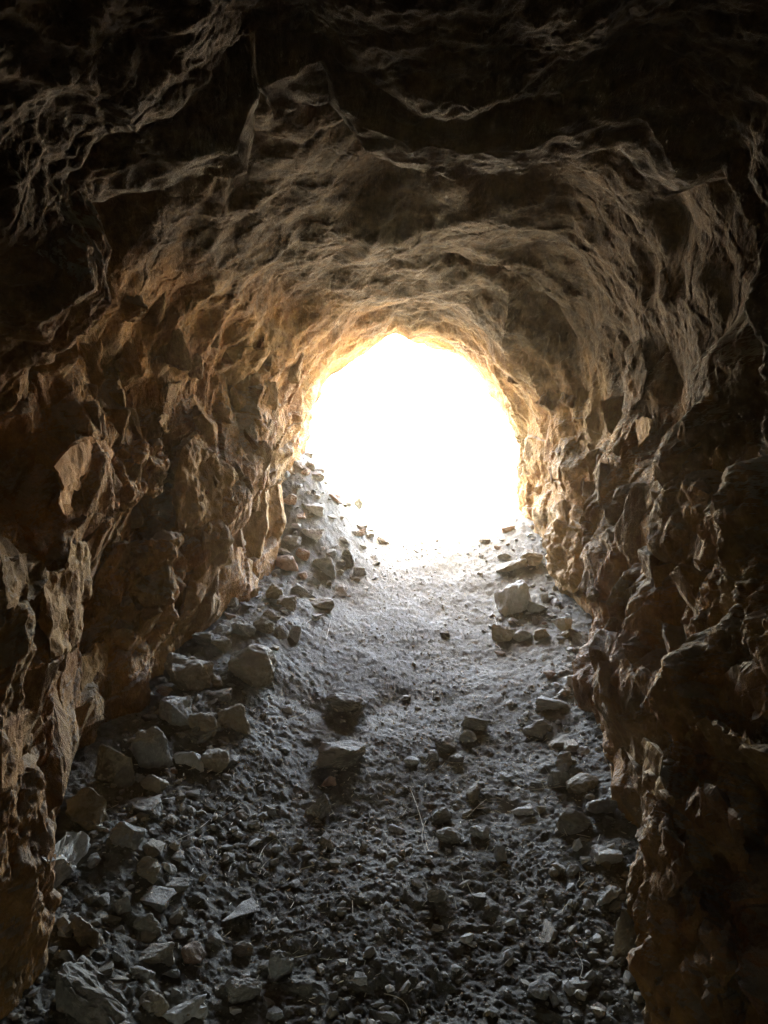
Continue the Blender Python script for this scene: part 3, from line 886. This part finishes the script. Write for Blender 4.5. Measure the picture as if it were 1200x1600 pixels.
for nm, mat_, n, sd in (('brown_gravel', M_BROWN, 4500, 1), ('grey_gravel', M_GREY, 2000, 2), ('dark_soil_crumbs', M_DARK, 3000, 3), ('pale_stone_chips', M_PALE, 800, 4), ('fine_grit', M_BROWN, 7000, 5)):
    V, F = blobs(n, grit_pos if nm == 'fine_grit' else gravel_pos, sd)
    o = link_mesh(nm, mesh_np(nm, V, F, smooth=False), mat_)
    o['kind'] = 'stuff'
    o['label'] = {'brown_gravel': 'brown gravel spread over the tunnel floor', 'grey_gravel': 'grey gravel spread over the tunnel floor',
                  'dark_soil_crumbs': 'dark crumbs of soil strewn over the near floor', 'pale_stone_chips': 'pale stone chips dotted over the tunnel floor', 'fine_grit': 'fine grit lying on the trodden dust of the path'}[nm]

# ------------------------------------------------------------------ straw and twigs
def stem_mesh(name, pts, rad):
    V, F = [], []
    m = len(pts)
    for i, p in enumerate(pts):
        a = Vector(pts[min(i + 1, m - 1)]) - Vector(pts[max(i - 1, 0)])
        a.normalize()
        u = a.cross(Vector((0, 0, 1))).normalized(); w = u.cross(a)
        for k in range(4):
            q = Vector(p) + (u * math.cos(k * math.pi / 2) + w * math.sin(k * math.pi / 2)) * rad * (1 - 0.5 * i / m)
            V.append(q)
    for i in range(m - 1):
        for k in range(4):
            a, b = i * 4 + k, i * 4 + (k + 1) % 4
            F.append((a, b, b + 4, a + 4))
    F += [(3, 2, 1, 0), tuple(range(4 * m - 4, 4 * m))]
    me = bpy.data.meshes.new(name)
    me.from_pydata(V, [], F)
    return me

def stem(name, ends, rad, mat_, label, bend=0.02, group=None, cat='straw'):
    """ends: two photograph pixels on the floor"""
    (x0, y0, _), (x1, y1, _) = floor_hit(*ends[0]), floor_hit(*ends[1])
    rr = random.Random(int(ends[0][0] * 3 + ends[0][1]))
    n = 7; pts = []
    L = math.hypot(x1 - x0, y1 - y0); nx, ny = -(y1 - y0) / (L + 1e-6), (x1 - x0) / (L + 1e-6)
    b = rr.uniform(-bend, bend)
    zz = []
    for i in range(n):
        t = i / (n - 1)
        x = x0 + (x1 - x0) * t + nx * b * math.sin(math.pi * t); y = y0 + (y1 - y0) * t + ny * b * math.sin(math.pi * t)
        pts.append([x, y, 0]); zz.append(fz(x, y))
    # a stiff stalk lies on the bumps under it
    A = np.polyfit(np.arange(n), zz, 1); lift = max(z - np.polyval(A, i) for i, z in enumerate(zz))
    for i in range(n):
        pts[i][2] = np.polyval(A, i) + lift * 0.7 + rad
    o0 = Vector(pts[0])
    o = link_mesh(name, stem_mesh(name, [tuple(Vector(p) - o0) for p in pts], rad), mat_)
    o.location = o0
    tag(o, label, cat, group)
    return o

STEMS = [
 ((640, 1230), (668, 1330), 'long pale straw standing out left of the two dark clods'),
 ((668, 1280), (667, 1335), 'straight straw running towards the viewer by the two dark clods'),
 ((405, 1345), (442, 1310), 'long thin straw slanting across the earth left of the middle'),
 ((406, 1372), (425, 1345), 'short straw below the long slanting straw'),
 ((330, 1290), (358, 1250), 'straw leaning over the chaff behind the small pale block'),
 ((270, 1320), (330, 1280), 'brown stalk slanting behind the small pale block'),
 ((320, 1262), (352, 1270), 'curved pale straw in the chaff heap at left'),
 ((345, 1282), (380, 1258), 'thin straw in the chaff heap pointing at the notched flat rock'),
 ((372, 1255), (392, 1283), 'steep straw at the right end of the chaff heap'),
 ((730, 1280), (760, 1252), 'bright bleached twig right of the two dark clods'),
 ((745, 1265), (765, 1262), 'side fork of the bleached twig right of the clods'),
 ((828, 1236), (892, 1232), 'long level straw in front of the upright grey shard'),
 ((840, 1222), (880, 1215), 'slanting straw beside the upright grey shard'),
 ((700, 1095), (725, 1075), 'short bright straw on the dust behind the dark right hand block'),
 ((676, 1080), (678, 1095), 'stubby straw on the dust in the middle of the path'),
 ((838, 1063), (848, 1050), 'bright twig piece on the gravel by the right wall'),
 ((760, 1018), (785, 1014), 'pale twig lying right of the path below the brown front block'),
 ((772, 1008), (782, 1018), 'short white twig crossing another right of the path'),
 ((772, 965), (774, 1000), 'arched grass stalk left of the brown front block'),
 ((510, 1000), (518, 968), 'thin stalk on the dust at the left of the path'),
 ((480, 985), (487, 970), 'short stalk on the dust below the brown wedge rock'),
 ((733, 905), (752, 890), 'straw on the bright dust left of the largest pale boulder'),
 ((700, 1455), (722, 1438), 'bent straw in the dark earth low in the picture'),
 ((878, 1432), (892, 1410), 'thin dark stalk below the right rubble'),
 ((900, 1490), (907, 1530), 'stalk in the earth at lower right'),
 ((640, 1345), (658, 1328), 'small pale straw end below the two dark clods'),
 ((600, 1560), (640, 1595), 'thin root running down to the bottom edge'),
 ((650, 1375), (668, 1392), 'small straw left of the round dark clod'),
 ((455, 1120), (480, 1112), 'straw on the dust left of the half buried dark rock'),
 ((560, 1105), (572, 1098), 'short straw touching the half buried dark rock'),
]
for a, b, L in STEMS:
    tw = 'twig' in L
    stem('twig' if tw else 'straw', (a, b), 0.0022 if tw else 0.0014, M_TWIG if tw else M_STRAW, L, group='straw and twigs on the floor', cat='twig' if tw else 'straw')

# chopped chaff between the stones
def chaff(n, seed):
    r = np.random.RandomState(seed)
    c = r.randint(0, 5, n)
    cxs = np.array([-0.55, 0.55, 0.1, -0.3, 0.35])[c]; cys = np.array([2.85, 2.95, 2.8, 2.5, 3.4])[c]
    x = cxs + r.normal(0, 0.2, n); y = cys + r.normal(0, 0.33, n)
    x = np.clip(x, -0.9, 0.9); y = np.clip(y, 1.8, 5)
    L = np.minimum(0.05, 0.009 * np.exp(np.abs(r.normal(0, 0.7, n)))); w = r.uniform(0.0006, 0.0018, n)
    a = r.uniform(0, math.pi, n); dz = r.normal(0, 0.25, n) * L
    ux, uy = np.cos(a), np.sin(a)
    z = fz(x, y) + 0.003 + np.abs(dz) * 0.6
    V = np.zeros((n, 6, 3))
    for k, (s, off, up) in enumerate(((-1, -1, 0), (-1, 1, 0), (-1, 0, 1.2), (1, -1, 0), (1, 1, 0), (1, 0, 1.2))):
        V[:, k, 0] = x + s * ux * L * 0.5 - uy * w * off; V[:, k, 1] = y + s * uy * L * 0.5 + ux * w * off; V[:, k, 2] = z + s * dz * 0.5 + up * w
    F0 = np.array([(0, 1, 4), (0, 4, 3), (1, 2, 5), (1, 5, 4), (2, 0, 3), (2, 3, 5)])
    return V.reshape(-1, 3), (F0[None] + (np.arange(n) * 6)[:, None, None]).reshape(-1, 3)
V, F = chaff(1500, 8)
o = link_mesh('straw_chaff', mesh_np('straw_chaff', V, F, smooth=False), M_STRAW)
o['kind'] = 'stuff'; o['label'] = 'broken straw chaff scattered over the near floor'
print('small', time.time() - T0)

# ------------------------------------------------------------------ slabs and blocks standing proud of the walls
def slab(poly, parent, thick=0.16, lift=0.05, lean=(0, 0), mat_=None, seed=1, rough=0.012, d=None, limit=2500, taper=0.04, name='rock_slab', cham=0.012):
    """a slab of the wall: its outline, its distance, thickness back into the rock; lean tilts the face (right edge, top edge go deeper)"""
    poly = np.array(poly, float)
    c = poly.mean(0)
    d0 = d if d else wall_point(c[0], c[1]) - lift
    bm = bmesh.new()
    span = np.ptp(poly, axis=0).max()
    fr, bk, fi = [], [], []
    rng = random.Random(seed)
    for p in poly:
        e = (p - c) / span
        dd = d0 + lean[0] * e[0] - lean[1] * e[1]
        pi = c + (p - c) * (1 - cham * FPX / d0 / span * 2)
        fi.append(bm.verts.new(at(pi[0], pi[1], dd - cham)))
        fr.append(bm.verts.new(at(p[0], p[1], dd)))
        q = at(p[0], p[1], dd); qc = at(c[0], c[1], d0)
        w = q + FWD * thick - (q - qc) * taper
        bk.append(bm.verts.new(w))
    n = len(poly)
    bm.faces.new(fi)
    for i in range(n):
        j = (i + 1) % n
        bm.faces.new((fi[i], fr[i], fr[j], fi[j]))
        bm.faces.new((fr[i], bk[i], bk[j], fr[j]))
    bmesh.ops.triangulate(bm, faces=bm.faces[:])
    for k in range(7):
        es = [e for e in bm.edges if e.calc_length() > 0.013]
        if len(bm.verts) > limit or not es:
            break
        bmesh.ops.subdivide_edges(bm, edges=es, cuts=1)
        bmesh.ops.triangulate(bm, faces=bm.faces[:])
    bmesh.ops.recalc_face_normals(bm, faces=bm.faces[:])
    bm.normal_update()
    co = np.array([v.co for v in bm.verts]); no = np.array([v.normal for v in bm.verts])
    h = fbm(co * 9, 4, seed % 91, 0.55) * rough * 0.9 + (facet(co.astype(np.float32) * 9, seed % 91 + 400) * 1.5 + facet(co.astype(np.float32) * 24, seed % 91 + 401) * 0.6) * rough
    cc, _ = cells((co + 0.006 * np.stack([vnoise(co * 25, 1), vnoise(co * 25, 2), vnoise(co * 25, 3)], 1)) * 12, seed % 83, 0.3, 0.8, 0.25)
    co = co + no * (h + cc * rough * 0.55)[:, None]
    for v, x in zip(bm.verts, co):
        v.co = x
    me = bpy.data.meshes.new(name)
    bm.to_mesh(me); bm.free()
    me.polygons.foreach_set('use_smooth', np.full(len(me.polygons), False))
    return link_mesh(name, me, mat_ or M_SLAB, parent)

LW, RW, CE = walls['left_wall'], walls['right_wall'], walls['ceiling']
def z1(pts):    # outlines measured on an enlargement of the left wall
    return [(x / 2.4, 400 + y / 2.4) for x, y in pts]
# left wall
slab(z1([(735, 660), (800, 730), (885, 830), (870, 900), (820, 995), (665, 1030), (640, 870), (680, 720)]), LW, 0.14, 0.05, (0.6, 0.05), seed=3, rough=0.017, limit=5000)
slab(z1([(785, 1005), (860, 1075), (850, 1150), (760, 1260), (650, 1420), (690, 1300), (710, 1220), (760, 1080)]), LW, 0.12, 0.06, (0.55, 0), seed=5, rough=0.016, limit=5000)
slab(z1([(345, 675), (385, 725), (300, 850), (235, 880), (190, 790), (260, 710)]), LW, 0.16, 0.08, (0.4, 0.05), mat_=M_ORANGE, seed=7, rough=0.008)
slab(z1([(235, 840), (250, 900), (235, 975), (215, 930)]), LW, 0.12, 0.08, (0.6, 0.0), mat_=M_ORANGE, seed=8, rough=0.005)
slab(z1([(430, 1080), (540, 1050), (650, 1062), (655, 1200), (600, 1440), (520, 1500), (360, 1440), (330, 1230)]), LW, 0.16, 0.05, (0.45, 0.02), mat_=M_WALL, seed=9, rough=0.026, limit=7000)
slab(z1([(150, 1190), (185, 1180), (235, 1270), (255, 1400), (240, 1480), (190, 1500), (160, 1350)]), LW, 0.14, 0.09, (0.8, 0), seed=11)
slab(z1([(265, 1075), (285, 1130), (285, 1230), (262, 1310), (240, 1200)]), LW, 0.14, 0.08, (0.7, 0), seed=13)
slab(z1([(110, 1245), (145, 1300), (140, 1370), (90, 1360), (85, 1290)]), LW, 0.14, 0.08, (0.6, 0), seed=15)
slab(z1([(610, 585), (640, 640), (625, 665), (590, 620)]), LW, 0.1, 0.06, (0.5, 0), seed=17)
slab(z1([(565, 700), (600, 730), (625, 800), (605, 822), (575, 770)]), LW, 0.1, 0.06, (0.6, 0), seed=19)
slab(z1([(400, 720), (560, 700), (590, 790), (540, 900), (430, 950), (320, 920), (330, 850)]), LW, 0.16, 0.05, (0.45, 0.05), mat_=M_WALL, seed=21, rough=0.026, limit=5000)
slab(z1([(720, 400), (860, 330), (1000, 340), (960, 430), (860, 490), (780, 470)]), LW, 0.14, 0.04, (0.3, -0.35), seed=23)
slab(z1([(900, 900), (940, 760), (990, 770), (1000, 1000), (960, 1180), (880, 1300), (880, 1050)]), LW, 0.14, 0.04, (0.5, 0), seed=25)
slab(z1([(1000, 880), (1050, 830), (1060, 1000), (1030, 1150), (985, 1180), (1000, 1020)]), LW, 0.14, 0.04, (0.5, 0), seed=27)
slab(z1([(0, 1120), (60, 1150), (80, 1230), (50, 1290), (0, 1310)]), LW, 0.14, 0.07, (0.5, 0), mat_=M_WALL, seed=31)
slab([(120, 1030), (150, 1000), (172, 1060), (160, 1110), (130, 1120)], LW, 0.12, 0.07, (0.5, 0), seed=33)
slab([(66, 1340), (100, 1335), (134, 1385), (130, 1400), (70, 1385)], LW, 0.16, 0.08, (0.5, -0.5), mat_=M_PALE, seed=35)
slab([(95, 1300), (118, 1280), (148, 1340), (138, 1370), (110, 1345)], LW, 0.14, 0.09, (0.6, -0.3), seed=37)
slab([(0, 1130), (28, 1140), (40, 1180), (15, 1230), (0, 1240)], LW, 0.14, 0.08, (0.6, 0), mat_=M_WALL, seed=39)
slab([(205, 1110), (218, 1030), (250, 960), (275, 985), (255, 1060), (228, 1120)], LW, 0.14, 0.06, (0.5, 0), seed=41)
# right wall
slab([(868, 815), (905, 822), (918, 850), (915, 905), (895, 925), (868, 900), (860, 850)], RW, 0.16, 0.03, (-0.5, 0.02), mat_=M_SLAB, seed=43, rough=0.026, limit=5000)
slab([(1100, 1290), (1128, 1270), (1160, 1275), (1165, 1330), (1140, 1390), (1115, 1380), (1102, 1340)], RW, 0.16, 0.07, (-0.4, -0.3), mat_=M_WALL, seed=45, rough=0.022, limit=5000)
slab([(1000, 1195), (1022, 1170), (1036, 1180), (1030, 1215), (1050, 1255), (1025, 1245)], RW, 0.14, 0.07, (-0.7, 0), seed=47)
slab([(1036, 1320), (1055, 1300), (1072, 1320), (1066, 1380), (1040, 1410), (1030, 1370)], RW, 0.14, 0.07, (-0.6, 0), mat_=M_WALL, seed=49, rough=0.02)
slab([(1085, 1450), (1110, 1435), (1140, 1450), (1135, 1540), (1110, 1580), (1090, 1540)], RW, 0.14, 0.07, (-0.5, 0), mat_=M_WALL, seed=51, rough=0.024, limit=5000)
slab([(1136, 1172), (1165, 1160), (1210, 1175), (1210, 1200), (1170, 1210), (1140, 1200)], RW, 0.2, 0.1, (-0.3, -0.6), mat_=M_SLAB, seed=53, rough=0.02)
slab([(1168, 1080), (1205, 1060), (1210, 1120), (1180, 1135)], RW, 0.16, 0.05, (-0.2, 0), mat_=M_WALL, seed=55)
slab([(990, 675), (1005, 650), (1022, 655), (1015, 680), (992, 705)], RW, 0.12, 0.06, (-0.6, 0), mat_=M_SLAB, seed=57, rough=0.007)
slab([(1035, 765), (1080, 755), (1110, 770), (1100, 850), (1070, 890), (1030, 860)], RW, 0.14, 0.03, (-0.4, 0), mat_=M_WALL, seed=59, rough=0.02)
slab([(940, 1020), (955, 1012), (965, 1045), (945, 1052), (925, 1035)], RW, 0.12, 0.06, (-0.5, -0.2), seed=61)
slab([(960, 1060), (1000, 1040), (1030, 1060), (1020, 1110), (985, 1130), (962, 1110)], RW, 0.14, 0.05, (-0.4, 0), mat_=M_WALL, seed=63, rough=0.02)
slab([(985, 545), (1000, 530), (1012, 580), (1002, 625), (985, 640)], RW, 0.12, 0.05, (-0.7, 0), mat_=M_WALL, seed=64)
# the ledges that stand out in front of the hollows of the roof
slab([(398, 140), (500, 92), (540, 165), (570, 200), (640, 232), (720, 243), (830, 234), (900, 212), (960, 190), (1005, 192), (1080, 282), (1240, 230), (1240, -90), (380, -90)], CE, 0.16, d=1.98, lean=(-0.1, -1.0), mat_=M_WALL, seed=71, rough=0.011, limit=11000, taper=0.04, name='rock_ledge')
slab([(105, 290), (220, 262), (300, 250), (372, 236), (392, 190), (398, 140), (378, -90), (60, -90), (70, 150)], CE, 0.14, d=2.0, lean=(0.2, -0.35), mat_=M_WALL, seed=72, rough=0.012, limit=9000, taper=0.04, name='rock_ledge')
# broken blocks still bedded in the walls and the roof, sharing a few shapes
WG = WV.reshape(NU, NV, 3)
shapes = [rock_mesh('rock_block', 1300 + k * 7, (1, 0.9, 1), ('block', 'wedge', 'block')[k % 3], 2, 0.06) for k in range(9)]
for m_ in shapes:                                      # centre the shape on its origin
    m_.transform(Matrix.Translation((0, 0, -0.5)))
shape_mat = {}
rb = random.Random(77)
placed = []
want = 155
for _ in range(4000):
    if len(placed) >= want:
        break
    d = 2.25 * (5.15 / 2.25) ** rb.random()
    th = math.radians(rb.choice((-1, 1)) * rb.uniform(52, 130))
    iu = int((th - TH[0]) / (TH[1] - TH[0])); iv = int(np.searchsorted(v0, d))
    if not (12 < iu < NU - 12 and 12 < iv < NV - 12):
        continue
    p = WG[iu, iv]
    n = WG[iu - 10:iu + 11, iv - 10:iv + 11]
    nn = np.cross(n[-1, 10] - n[0, 10], n[10, -1] - n[10, 0]); nn /= np.linalg.norm(nn) + 1e-9
    axis_p = CAM + FWD * d
    if np.dot(nn, axis_p - p) < 0:
        nn = -nn
    s_ = (0.13 + 0.17 * rb.random() ** 1.4) * (1.0 if d < 4 else 0.75)
    if p[2] < fz(p[0], p[1]) - 0.05 or any(np.linalg.norm(p - q) < 0.42 * (s_ + t_) for q, t_ in placed):
        continue
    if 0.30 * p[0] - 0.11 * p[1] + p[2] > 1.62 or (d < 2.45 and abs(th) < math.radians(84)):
        continue                                       # no blocks where shade is painted into the wall colour
    placed.append((p, s_))
    mt = M_SLAB if rb.random() < 0.25 else M_BLOCK
    me0 = rb.choice(shapes)
    if (me0.name, mt.name) not in shape_mat:
        m2 = me0.copy(); m2.materials.clear(); m2.materials.append(mt); shape_mat[(me0.name, mt.name)] = m2
    par = CE if abs(th) < math.radians(52) else (LW if th < 0 else RW)
    o = bpy.data.objects.new('rock_block', shape_mat[(me0.name, mt.name)])
    COL.objects.link(o); o.parent = par
    o.scale = (s_ * rb.uniform(0.7, 1.1), s_ * rb.uniform(0.8, 1.3), s_ * rb.uniform(0.9, 1.7))
    o.rotation_euler = (rb.uniform(-0.5, 0.5), rb.uniform(-0.5, 0.5), rb.uniform(0, 6.28))
    o.location = Vector(p - nn * s_ * rb.uniform(0.22, 0.40))
print('slabs', time.time() - T0, 'individual stones', n_ind)

# ------------------------------------------------------------------ haze added to imitate lens bloom round the mouth
def haze_box(dens, g):
    bm = bmesh.new()
    lo, hi = Vector((-130, -6.0, -20.0)), Vector((130, 170, 16.0))
    bmesh.ops.create_cube(bm, size=1.0)
    for v in bm.verts:
        v.co = Vector([(lo[i] + hi[i]) / 2 + v.co[i] * (hi[i] - lo[i]) for i in range(3)])
    me = bpy.data.meshes.new('haze'); bm.to_mesh(me); bm.free()
    m = bpy.data.materials.new('glow_haze'); m.use_nodes = True
    nt = m.node_tree; nt.nodes.clear()
    out = nt.nodes.new('ShaderNodeOutputMaterial'); pv = nt.nodes.new('ShaderNodeVolumePrincipled')
    pv.inputs['Color'].default_value = (0.95, 0.86, 0.66, 1)
    pv.inputs['Density'].default_value = dens
    pv.inputs['Anisotropy'].default_value = g
    nt.links.new(pv.outputs[0], out.inputs['Volume'])
    o = link_mesh('haze', me, m)
    o['kind'] = 'stuff'; o['label'] = 'thin haze added for the glow near the opening'
HAZE = 0.0035
if HAZE:
    haze_box(HAZE, 0.85)
